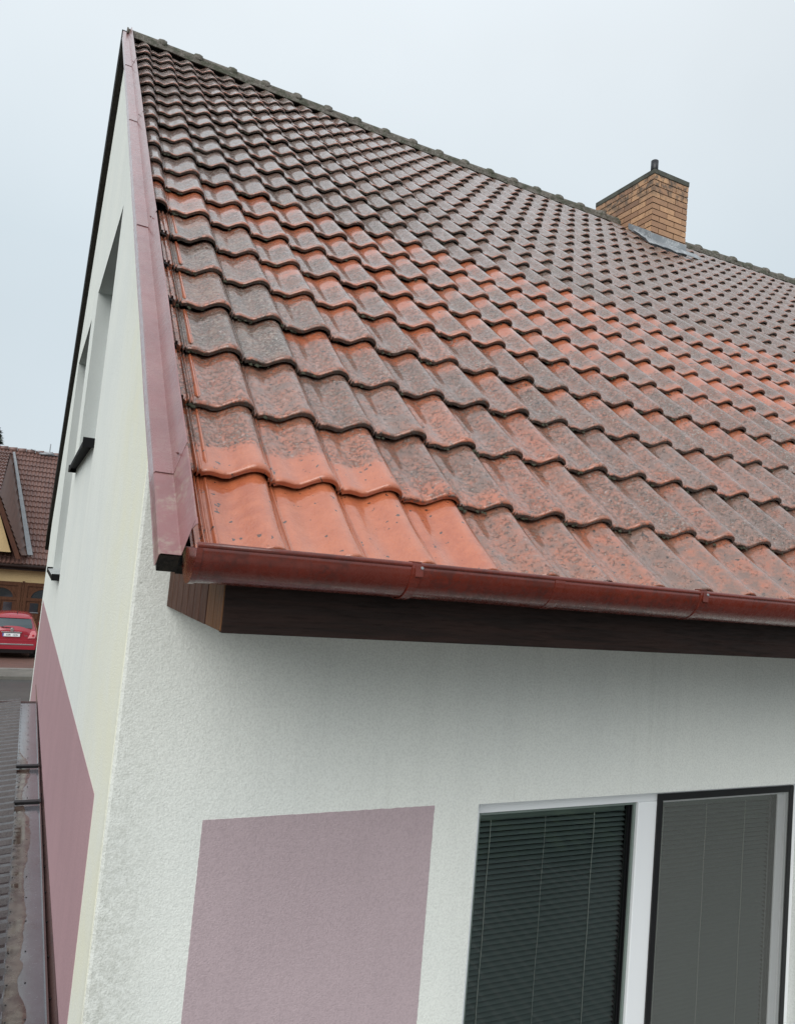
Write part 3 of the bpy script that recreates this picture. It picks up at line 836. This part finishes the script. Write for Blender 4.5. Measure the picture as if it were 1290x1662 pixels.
cbm = MB(); P_ = .135; y = Y0L; rows_ = []
prof = [(0, 0), (.045, 0), (.055, .026), (.088, .026), (.098, 0)]
while y < Y1L:
    for a, h in prof:
        yy = y + a * P_ / .115
        rows_.append([(-.244, yy, ZT + .002 + h), (-.30, yy, ZT - .004 + h), (-3.2, yy, ZT - .30 + h)])
    y += P_
cbm.grid(rows_, 0, False)
cbm.build('corrugated_sheet', M['corr'], lean, fixn=False)
eb = MB(); eb.box(-3.2, -.0885, Y1L, Y1L + .02, ZT - .34, ZT + .012); eb.build('edge_trim', M['strip'], lean)
lw = MB(); lw.box(-3.15, -3.0, Y0L, Y1L, -4.1, ZT - .31); lw.box(-2.98, -.1, Y1L - .2, Y1L - .05, -4.1, ZT - .34); lw.build('shed_wall', M['render_y'], lean)
sm = MB(); k = 0
y = Y0L + .1
while y < Y1L - .05:
    for (xx, hh) in ((-.232, .0035), (-.165 if k % 2 else -.5, .0035)):
        if xx > -.3: sm.tube([(xx, y + (k % 3) * .01, ZT), (xx, y + (k % 3) * .01, ZT + hh)], [.0042, .003], 8)
    y += P_; k += 1
sm.build('screws', M['black'], lean)
sm = MB(); y = Y0L + .2
while y < Y1L + .9:
    p = Vector((-.074, y, ZT + .010)); sm.tube([p, p + Vector((-.005, 0, .003))], [.005, .0035], 8); y += .33
sm.build('screws', M['black'], lean)
for yb_ in (4.02, 4.92):
    bb = MB(); bb.box(-.250, -.086, yb_, yb_ + .045, ZT + .0255, ZT + .032); bb.box(-.250, -.086, yb_ + .02, yb_ + .026, ZT + .006, ZT + .0255)
    bb.prism([(-.098, yb_ - .03, ZT + .0325), (-.086, yb_ - .03, ZT + .0325), (-.086, yb_ + .075, ZT + .0325), (-.098, yb_ + .02, ZT + .0325)], (0, 0, .006))
    tag(bb.build('strap', M['black'], lean), label='dark strap across the tray')
# puddle of rusty water and silt on the tray
pd = MB(); rows_ = []
y = Y0L
while y < 5.6:
    wv = .075 + .05 * noise.noise(Vector((y * 1.3, 0, 5))) + .022 * noise.noise(Vector((y * 6, 2, 5))) + .01 * noise.noise(Vector((y * 22, 2, 5)))
    wv *= min(1, (5.6 - y) / .5 + .02)
    rows_.append([(-.2425, y, ZT + .0012), (-.2425 + max(wv, .012) * .5, y, ZT + .0018), (-.2425 + max(wv, .012), y, ZT + .0012)]); y += .035
pd.grid(rows_, 0, True)
mm = mat('silty_water', (.085, .06, .045), .06, coat=.5); t = NT(mm)
t.set('Base Color', t.mix(t.rng(t.noise(14, 5, .7), .4, .65), (.10, .075, .06), (.045, .02, .015)))
t.set('Roughness', t.rng(t.noise(9, 4), .4, .6, .04, .35))
tag(pd.build('puddle', mm, None, fixn=False), kind='stuff', label='brown silty puddle along the left edge of the wet tray')

# ------------------------------------------------------------------ red hatchback
paint = mat('red_car_paint', (.28, .012, .026), .25, coat=.8, coatr=.04)
chrome = mat('chrome', (.75, .75, .76), .15, 1.0); rubber = mat('tyre_rubber', (.015, .015, .015), .8)
lamp = mat('lamp_glass', (.62, .22, .24), .2); plate_m = mat('number_plate', (.75, .77, .78), .4)
carx, cary, carz = -.56, 26.3, -3.985
car = empty('parked_car', (carx, cary, carz), 'small red hatchback seen from behind, parked in front of wooden garage doors', 'car')
def car_sec(yy, hw, zlo, zb, zt, rw):
    """one cross-section: half width, sill height, belt height, roof height, roof half width"""
    pts = []
    for a, b in ((0, zlo), (.82 * hw, zlo), (.97 * hw, zlo + .10), (1.0 * hw, (zlo + zb) * .5), (.985 * hw, zb - .08), (.93 * hw, zb), (rw + (.93 * hw - rw) * .45, zb + (zt - zb) * .55), (rw, zt - .09), (rw * .86, zt - .02), (rw * .5, zt + .012), (0, zt + .022)):
        pts.append((a, b))
    full = [(carx + a, cary + yy, carz + b) for a, b in pts] + [(carx - a, cary + yy, carz + b) for a, b in pts[-2:0:-1]]
    return full
S_ = [(0.02, .60, .38, .78, .86, .42), (.0, .74, .30, .84, .93, .55), (.07, .80, .24, .92, 1.02, .58), (.20, .815, .22, .95, 1.22, .575), (.38, .82, .22, .96, 1.42, .56), (.60, .82, .22, .96, 1.48, .56), (1.2, .815, .2, .95, 1.49, .57),
      (1.9, .81, .2, .94, 1.44, .56), (2.35, .80, .2, .93, 1.20, .55), (2.7, .79, .2, .92, .98, .6), (3.2, .76, .22, .80, .86, .6), (3.5, .60, .3, .62, .66, .45)]
cbm = MB(); cbm.grid([car_sec(*s) for s in S_], 0, True, close=True)
cbm.face(range(20)[::-1]); body = cbm.build('body', paint, car)
ss = body.modifiers.new('s', 'SUBSURF'); ss.levels = 1; ss.render_levels = 2
def carpoly(name, pts, m_, thick=.012, par=car, **kw):
    """pts: (x, z, y) in car coordinates, slightly proud panels"""
    b = MB(); b.prism([(carx + a, cary + c, carz + z) for a, z, c in pts], (0, thick, 0)); return b.build(name, m_, par, bevel=.004)
carpoly('rear_window', [(-.60, 1.02, .075), (.60, 1.02, .075), (.585, 1.16, .125), (.52, 1.315, .215), (-.52, 1.315, .215), (-.585, 1.16, .125)], mat('car_glass', (.055, .075, .085), .12), .012)
carpoly('spoiler', [(-.57, 1.335, .20), (.57, 1.335, .20), (.54, 1.40, .24), (-.54, 1.40, .24)], paint, .10)
carpoly('chrome_handle_bar', [(-.30, .865, -.03), (.30, .865, -.03), (.30, .905, -.03), (-.30, .905, -.03)], chrome, .03)
pl = carpoly('number_plate', [(-.26, .745, -.028), (.26, .745, -.028), (.26, .850, -.026), (-.26, .850, -.026)], plate_m, .015)
blu = MB(); blu.box(carx - .258, carx - .225, cary - .031, cary - .029, carz + .748, carz + .848); blu.build('plate_band', mat('plate_blue', (.02, .06, .35), .4), pl)
def text(body_, size, loc, m_, par, name, ext=.001, rot=(math.pi / 2, 0, 0)):
    c = bpy.data.curves.new(name, 'FONT'); c.body = body_; c.size = size; c.extrude = ext; c.align_x = 'CENTER'
    o = bpy.data.objects.new(name, c); COL.objects.link(o); o.location = loc; o.rotation_euler = rot
    bpy.context.view_layer.update()
    me = bpy.data.meshes.new_from_object(o.evaluated_get(bpy.context.evaluated_depsgraph_get()))
    bpy.data.objects.remove(o)
    me.materials.clear(); me.materials.append(m_)
    o2 = bpy.data.objects.new(name, me); COL.objects.link(o2)
    mw = Matrix.Translation(loc) @ Matrix.Rotation(rot[0], 4, 'X')
    me.transform(mw)
    o2.parent = par; o2.matrix_parent_inverse = parent_inv(par)
    return o2
text('5SR', .088, (carx - .085, cary - .032, carz + .768), M['black'], pl, 'plate_lettering')
text('1231', .088, (carx + .125, cary - .032, carz + .768), M['black'], pl, 'plate_lettering')
text('500', .065, (carx + .44, cary - .022, carz + .76), chrome, car, 'model_badge')
bd = MB(); bd.tube([(carx, cary - .0, carz + .975), (carx, cary - .03, carz + .970)], [.058, .052], 18); bd.build('badge', chrome, car)
for sg in (-1, 1):
    o = carpoly('tail_light', [(sg * .50, .70, -.022), (sg * .72, .71, -.012), (sg * .745, .86, -.0), (sg * .70, .945, .012), (sg * .60, .945, .01)], lamp, .04)
    q = MB(); q.tube([(carx + sg * .655, cary - .030, carz + .80), (carx + sg * .655, cary - .012, carz + .80)], .035, 12); q.build('reflector', mat('red_lens', (.4, .01, .02), .2), o)
carpoly('bumper', [(-.76, .33, -.02), (.76, .33, -.02), (.79, .60, -.03), (.70, .63, -.035), (-.70, .63, -.035), (-.79, .60, -.03)], paint, .10)
carpoly('bumper_trim', [(-.70, .475, -.042), (.70, .475, -.042), (.70, .515, -.042), (-.70, .515, -.042)], chrome, .02)
carpoly('underbody', [(-.72, .20, .03), (.72, .20, .03), (.74, .34, .0), (-.74, .34, .0)], M['black'], 3.2)
wp = MB(); wp.tube([(carx + .05, cary + .05, carz + 1.01), (carx - .32, cary + .055, carz + 1.045)], .014, 8); wp.build('wiper', M['black'], car)
an = MB(); an.tube([(carx + .1, cary + .28, carz + 1.45), (carx + .1, cary + .22, carz + 1.56)], .008, 6); an.build('aerial', M['black'], car)
for sg in (-1, 1):
    mr_ = MB(); mr_.box(carx + sg * .80, carx + sg * .95, cary + 2.0, cary + 2.12, carz + .93, carz + 1.06); mr_.build('wing_mirror', paint, car, bevel=.03)
    for yy in (.62, 2.92):
        wh = MB(); wh.tube([(carx + sg * .62, cary + yy, carz + .29), (carx + sg * .64, cary + yy, carz + .29), (carx + sg * .80, cary + yy, carz + .29), (carx + sg * .82, cary + yy, carz + .29)], [.27, .29, .29, .27], 24)
        o = wh.build('wheel', rubber, car)
        h_ = MB(); h_.tube([(carx + sg * .815, cary + yy, carz + .29), (carx + sg * .828, cary + yy, carz + .29)], [.19, .17], 20); h_.build('rim', chrome, o)

# ------------------------------------------------------------------ facing house
fh = empty('facing_house', (-1, 31.5, -4.0), 'ochre house across the street with brown tiled roof, cross gable and arched wooden garage doors', 'house')
FYW = 31.5
fw = MB(); fw.box(-14, 10, FYW, FYW + 10.6, -4.1, -1.0); fw.build('wall', M['render_y'], fh)
A2 = math.radians(42); c2, s2 = math.cos(A2), math.sin(A2)
def rp2(x, d, h=0): return Vector((x, 31.1 + d * c2 - h * s2, -1.0 + d * s2 + h * c2))
tm = mat('brown_concrete_tile', (.17, .085, .07), .4); t = NT(tm)
ct = t.mix(t.rng(t.noise(1.7, 4), .3, .7), (.155, .085, .070), (.115, .066, .058))
ct = t.mix(t.rng(t.noise(9, 3, .7), .5, .7, 0, .5), ct, (.24, .14, .12)); t.set('Base Color', ct)
rf = MB()
DD = 7.45; nr = 21; gg = DD / nr
prof2 = [(0, 0), (.03, -.005), (.06, .02), (.10, .045), (.13, .03), (.15, 0)]
for r in range(nr):
    lines = []
    for u in (0, .03, 1.05):
        line = []
        x = -14.3
        while x < 10.3:
            for s_, h in prof2[:-1]:
                line.append(rp2(x + s_, min((r + u) * gg, DD + .05), h + .05 - u * .055 - (.05 if u == 0 else 0)))
            x += .15
        lines.append(line)
    rf.grid(lines, 0, False)
rf.poly([rp2(-14.3, 0, 0), rp2(10.3, 0, 0), rp2(10.3, DD, 0), rp2(-14.3, DD, 0)])
pk0, pk1 = rp2(-14.3, DD), rp2(10.3, DD)
rf.poly([pk0, pk1, Vector((10.3, 2 * pk0.y - 31.1, -1.0)), Vector((-14.3, 2 * pk0.y - 31.1, -1.0))])
roof2 = rf.build('roof', tm, fh, fixn=False)
rd = MB()
x = -14.3
while x < 10.2:
    rd.tube([(x, pk0.y, pk0.z + .03), (x + .36, pk0.y, pk0.z + .045)], [.10, .125], 10); x += .37
rd.build('ridge_tiles', tm, fh)
g2 = MB(); g2.tube([(-14.3, 31.0, -1.06), (10.3, 31.0, -1.06)], .07, 10); g2.build('gutter', M['fascia'], fh)
g2 = MB(); g2.box(-14.2, 10.2, 31.08, 31.12, -1.22, -1.02); g2.box(-14.2, 10.2, 31.12, FYW, -1.2, -1.18); g2.build('fascia_board', M['fascia'], fh)
# cross gable: ochre gable wall, tiled half hip on top, plain brown slope facing us at the right, zinc valley
GX, GZ0, GHW, GY = -3.9, -.42, 3.4, 30.4
def gx_edge(z): return -.60 - (z + .70) * .42
cg = MB()
cg.prism([(-7.2, GY + .45, -.55), (-.98, GY + .45, -.55), (-1.78, GY + .45, 1.55), (-6.4, GY + .45, 1.55)], (0, 2.0, 0))
cg.build('gable_wall', M['render_y'], fh)
sl2 = MB()
A_ = Vector((-1.60, 36.35, 3.80)); Bv = Vector((-.40, 31.42, -.66))
Lf = Vector((-.64, 30.7, -.66)); Lt = Vector((-1.62, 30.7, 1.60))
nb = 11
for k in range(nb):
    t0, t1 = k / nb, (k + 1) / nb
    p0, p1 = Lf.lerp(Lt, t0), Lf.lerp(Lt, t1) ; q0, q1 = Bv.lerp(A_, t0), Bv.lerp(A_, t1)
    n_ = Vector((.05, -.03, .035)) 
    sl2.poly([p0 + n_ * 1.0, q0 + n_ * 1.0, q1 + n_ * .2, p1 + n_ * .2]); sl2.poly([p0 + n_, q0 + n_, q0 - n_, p0 - n_])
M['panel'] = paintmetal('brown_sheet_slope', (.12, .062, .045), .4, (.06, .04, .03), .4)
sl2.build('cross_gable_slope', M['panel'], fh, fixn=False)
bg_ = MB(); bg_.prism([(-.60, 30.62, -.78), (-.78, 30.62, -.78), (-1.80, 30.62, 1.60), (-1.62, 30.62, 1.60)], (0, .10, 0)); bg_.build('barge_board', M['soffit'], fh)
sl3 = MB()
hipL = [Vector((-1.60, 30.55, 1.62)), Vector((-6.2, 30.55, 1.62)), Vector((-4.9, 36.3, 3.82)), Vector((-1.62, 36.3, 3.85))]
nr2 = 13
for r in range(nr2):
    u0, u1 = r / nr2, (r + 1.04) / nr2
    for lift0, lift1, a, b in ((.07, .0, u0, u1),):
        n_ = Vector((0, -.4, .9)); steps = 30
        r0, r1, rb_ = [], [], []
        for q in range(steps * 4 + 1):
            s_ = q / (steps * 4); w_ = (.04 if q % 4 in (1, 2) else 0)
            P0 = hipL[0].lerp(hipL[3], a).lerp(hipL[1].lerp(hipL[2], a), s_); P1 = hipL[0].lerp(hipL[3], b).lerp(hipL[1].lerp(hipL[2], b), s_)
            r0.append(P0 + n_ * (.07 + w_)); r1.append(P1 + n_ * (.0 + w_)); rb_.append(P0 + n_ * (-.02))
        sl3.grid([rb_, r0, r1], 0, False)
sl3.build('half_hip', tm, fh, fixn=False)
vl = MB(); n_ = Vector((.10, -.10, .10)); wv_ = Vector((.20, -.02, 0))
va, vb_ = Bv + Vector((-.02, -.05, -.03)), A_
rows_ = []
for k in range(13):
    t_ = k / 12; p = va.lerp(vb_, t_); wd = .13 * (1 - .55 * t_) + .02
    rows_.append([p + n_ + Vector((-wd * .5, 0, 0)), p + n_ * .8 , p + n_ + Vector((wd * .8, 0, 0))])
vl.grid(rows_, 0, False); vl.build('valley_flashing', M['zinc'], fh, fixn=False)
# garage doors
for dx in (-1.17, .37, -2.71):
    dm = MB(); y = FYW - .05
    z0, z1 = -3.98, -1.70
    wd = .72
    dm.box(dx - wd, dx - wd + .12, y - .03, y + .04, z0, z1); dm.box(dx + wd - .12, dx + wd, y - .03, y + .04, z0, z1)
    dm.box(dx - wd + .12, dx + wd - .12, y - .03, y + .04, z1 - .14, z1); dm.box(dx - wd + .12, dx + wd - .12, y - .02, y + .04, z0, z0 + .14)
    dm.box(dx - .06, dx + .06, y - .03, y + .04, z0 + .14, -2.38)
    dm.box(dx - wd + .12, dx + wd - .12, y - .025, y + .04, -2.42, -2.30)
    dm.box(dx - wd + .12, dx + wd - .12, y + .01, y + .03, z0 + .14, z1 - .14)
    for sg in (-1, 1):
        xa = dx + sg * .33
        dm.box(xa - .21, xa + .21, y - .012, y + .01, z0 + .22, z0 + .62); dm.box(xa - .21, xa + .21, y - .012, y + .01, -3.12, -2.93)
    # arch
    ar = [(dx + math.cos(math.radians(a)) * .52, y - .03, -2.30 + math.sin(math.radians(a)) * .42) for a in range(0, 181, 12)]
    ar2 = [(dx + math.cos(math.radians(a)) * .45, y - .03, -2.30 + math.sin(math.radians(a)) * .35) for a in range(0, 181, 12)]
    dm.grid([ar, ar2], 0, False); dm.grid([ar, [(a, y + .01, c) for a, b, c in ar]], 0, False)
    d_ = dm.build('garage_door', M['door'], fh)
    pm = MB(); pm.poly([(a, y - .001, c) for a, b, c in ar2]); pm.build('door_window', M['darkglass'], d_, fixn=False)
    for sg in (-1, 1):
        xa = dx + sg * .30
        pm = MB(); pm.box(xa - .15, xa + .15, y - .006, y + .012, -2.85, -2.50); pm.build('door_window', M['darkglass'], d_)
        pm = MB(); pm.box(xa - .18, xa + .18, y - .02, y + .0, -2.885, -2.855); pm.build('window_ledge', M['zinc'], d_)
for dx in (-1.94, -.40, 1.14):
    pl_ = MB(); pl_.box(dx - .04, dx + .04, FYW - .06, FYW - .001, -3.98, -1.66); pl_.build('door_post', M['door'], fh)
at_ = MB(); at_.tube([(-.82, 36.5, 4.14), (-.12, 36.5, 3.98)], .018, 6); at_.tube([(-.03, 36.5, 3.9), (-.02, 36.5, 4.50)], .024, 6); at_.tube([(-.1, 36.5, 4.02), (.35, 36.5, 3.99)], .018, 6)
at_.tube([(-.45, 36.5, 3.98), (-.2, 36.45, 4.0), (.02, 36.5, 4.05), (.2, 36.5, 3.98)], [.03, .07, .09, .04], 8)
at_.build('antenna', M['lead'], fh)

# ------------------------------------------------------------------ conifer tip beyond the facing house
def leaf_mat(name, a, b):
    mm = mat(name, a, .6); t = NT(mm); t.set('Base Color', t.mix(t.rng(t.noise(1.5, 3), .35, .65), a, b)); return mm
M['leaf'] = leaf_mat('dark_needles', (.025, .045, .028), (.05, .075, .04))
M['leaf2'] = leaf_mat('bush_leaves', (.06, .10, .035), (.11, .16, .055))
M['bark'] = mat('bark', (.06, .045, .035), .9)
def conifer(x, y, z0, h, rad, name, label, n=1500, seed=1, mt='leaf', cat='tree'):
    r_ = random.Random(seed); t = empty(name, (x, y, z0), label, cat)
    b = MB(); b.tube([(x, y, z0), (x + .1, y, z0 + h * .5), (x, y, z0 + h * .97)], [rad * .07, rad * .045, .02], 8); b.build('trunk', M['bark'], t)
    c = MB()
    for k in range(n):
        u = r_.random() ** .75; zz = z0 + h * (.12 + .88 * (1 - u)) if mt == 'leaf' else z0 + h * (.1 + .9 * r_.random())
        fr = (z0 + h - zz) / h
        rr = rad * (fr ** .8 if mt == 'leaf' else math.sin(math.pi * min(max(fr * .9 + .08, 0), 1)) ** .5) * (.35 + .75 * r_.random() ** .5); a = r_.random() * 6.283
        lay = 1 + .25 * math.sin(fr * 40 + a * 2)
        p = Vector((x + math.cos(a) * rr * lay, y + math.sin(a) * rr * lay, zz - rr * .25))
        s_ = rad * .05 + .05 * r_.random() + .04
        d = Vector((math.cos(a), math.sin(a), -.35 + r_.random() * .5)).normalized(); e_ = d.cross(Vector((0, 0, 1))).normalized()
        e_ = (e_ + Vector((0, 0, r_.random() - .5))).normalized()
        c.poly([p - d * s_ * 1.6, p + e_ * s_ * .6, p + d * s_ * 1.8, p - e_ * s_ * .6])
    c.build('crown', M[mt], t, fixn=False)
conifer(-4.1, 75, -4, 13.9, 2.4, 'conifer_tree', 'dark conifer whose tip shows above the ridge of the facing house', 2500, 4)
# garden across the yard behind the viewpoint: it shows as the reflection in the window panes
for k, (x, y, h, r_, mt) in enumerate([(4.4, -6.0, 3.6, 1.0, 'leaf'), (6.3, -5.3, 1.5, .95, 'leaf2'), (7.6, -6.3, 4.0, 1.1, 'leaf'), (9.4, -5.9, 3.2, 1.0, 'leaf'), (10.6, -5.2, 1.5, .9, 'leaf2'), (12.2, -6.1, 3.8, 1.1, 'leaf')]):
    nm = 'conifer_tree' if mt == 'leaf' else 'garden_bush'
    lb_ = ['narrow dark conifer at the end of the low ribbed roof', 'light green bush behind the middle of the low ribbed roof', 'tallest dark conifer behind the low ribbed roof', 'short dark conifer between the two light green bushes', 'light green bush beside the short dark conifer', 'dark conifer farthest along the yard from the house corner'][k]
    conifer(x, y, -4.1, h, r_, nm, lb_, 2200, 20 + k, mt, 'tree' if mt == 'leaf' else 'bush')
sh = empty('yard_roof', (4.5, -2.6, -4.1), 'low purple-brown ribbed roof across the yard, reflected in the front window', 'metal roof')
g = MB(); g.box(.8, 12.4, -4.1, -1.2, -4.1, -3.75); g.build('wall', M['render_y'], sh)
g = MB(); rows_ = []; x = .6
while x < 12.6:
    for a, h in ((0, 0), (.06, 0), (.08, .014), (.13, .014), (.15, 0)):
        rows_.append([(x + a, -.95, -3.78 + h), (x + a, -4.35, -3.40 + h)])
    x += .165
g.grid(rows_, 0, False); g.build('ribbed_roof', M['corr'], sh, fixn=False)
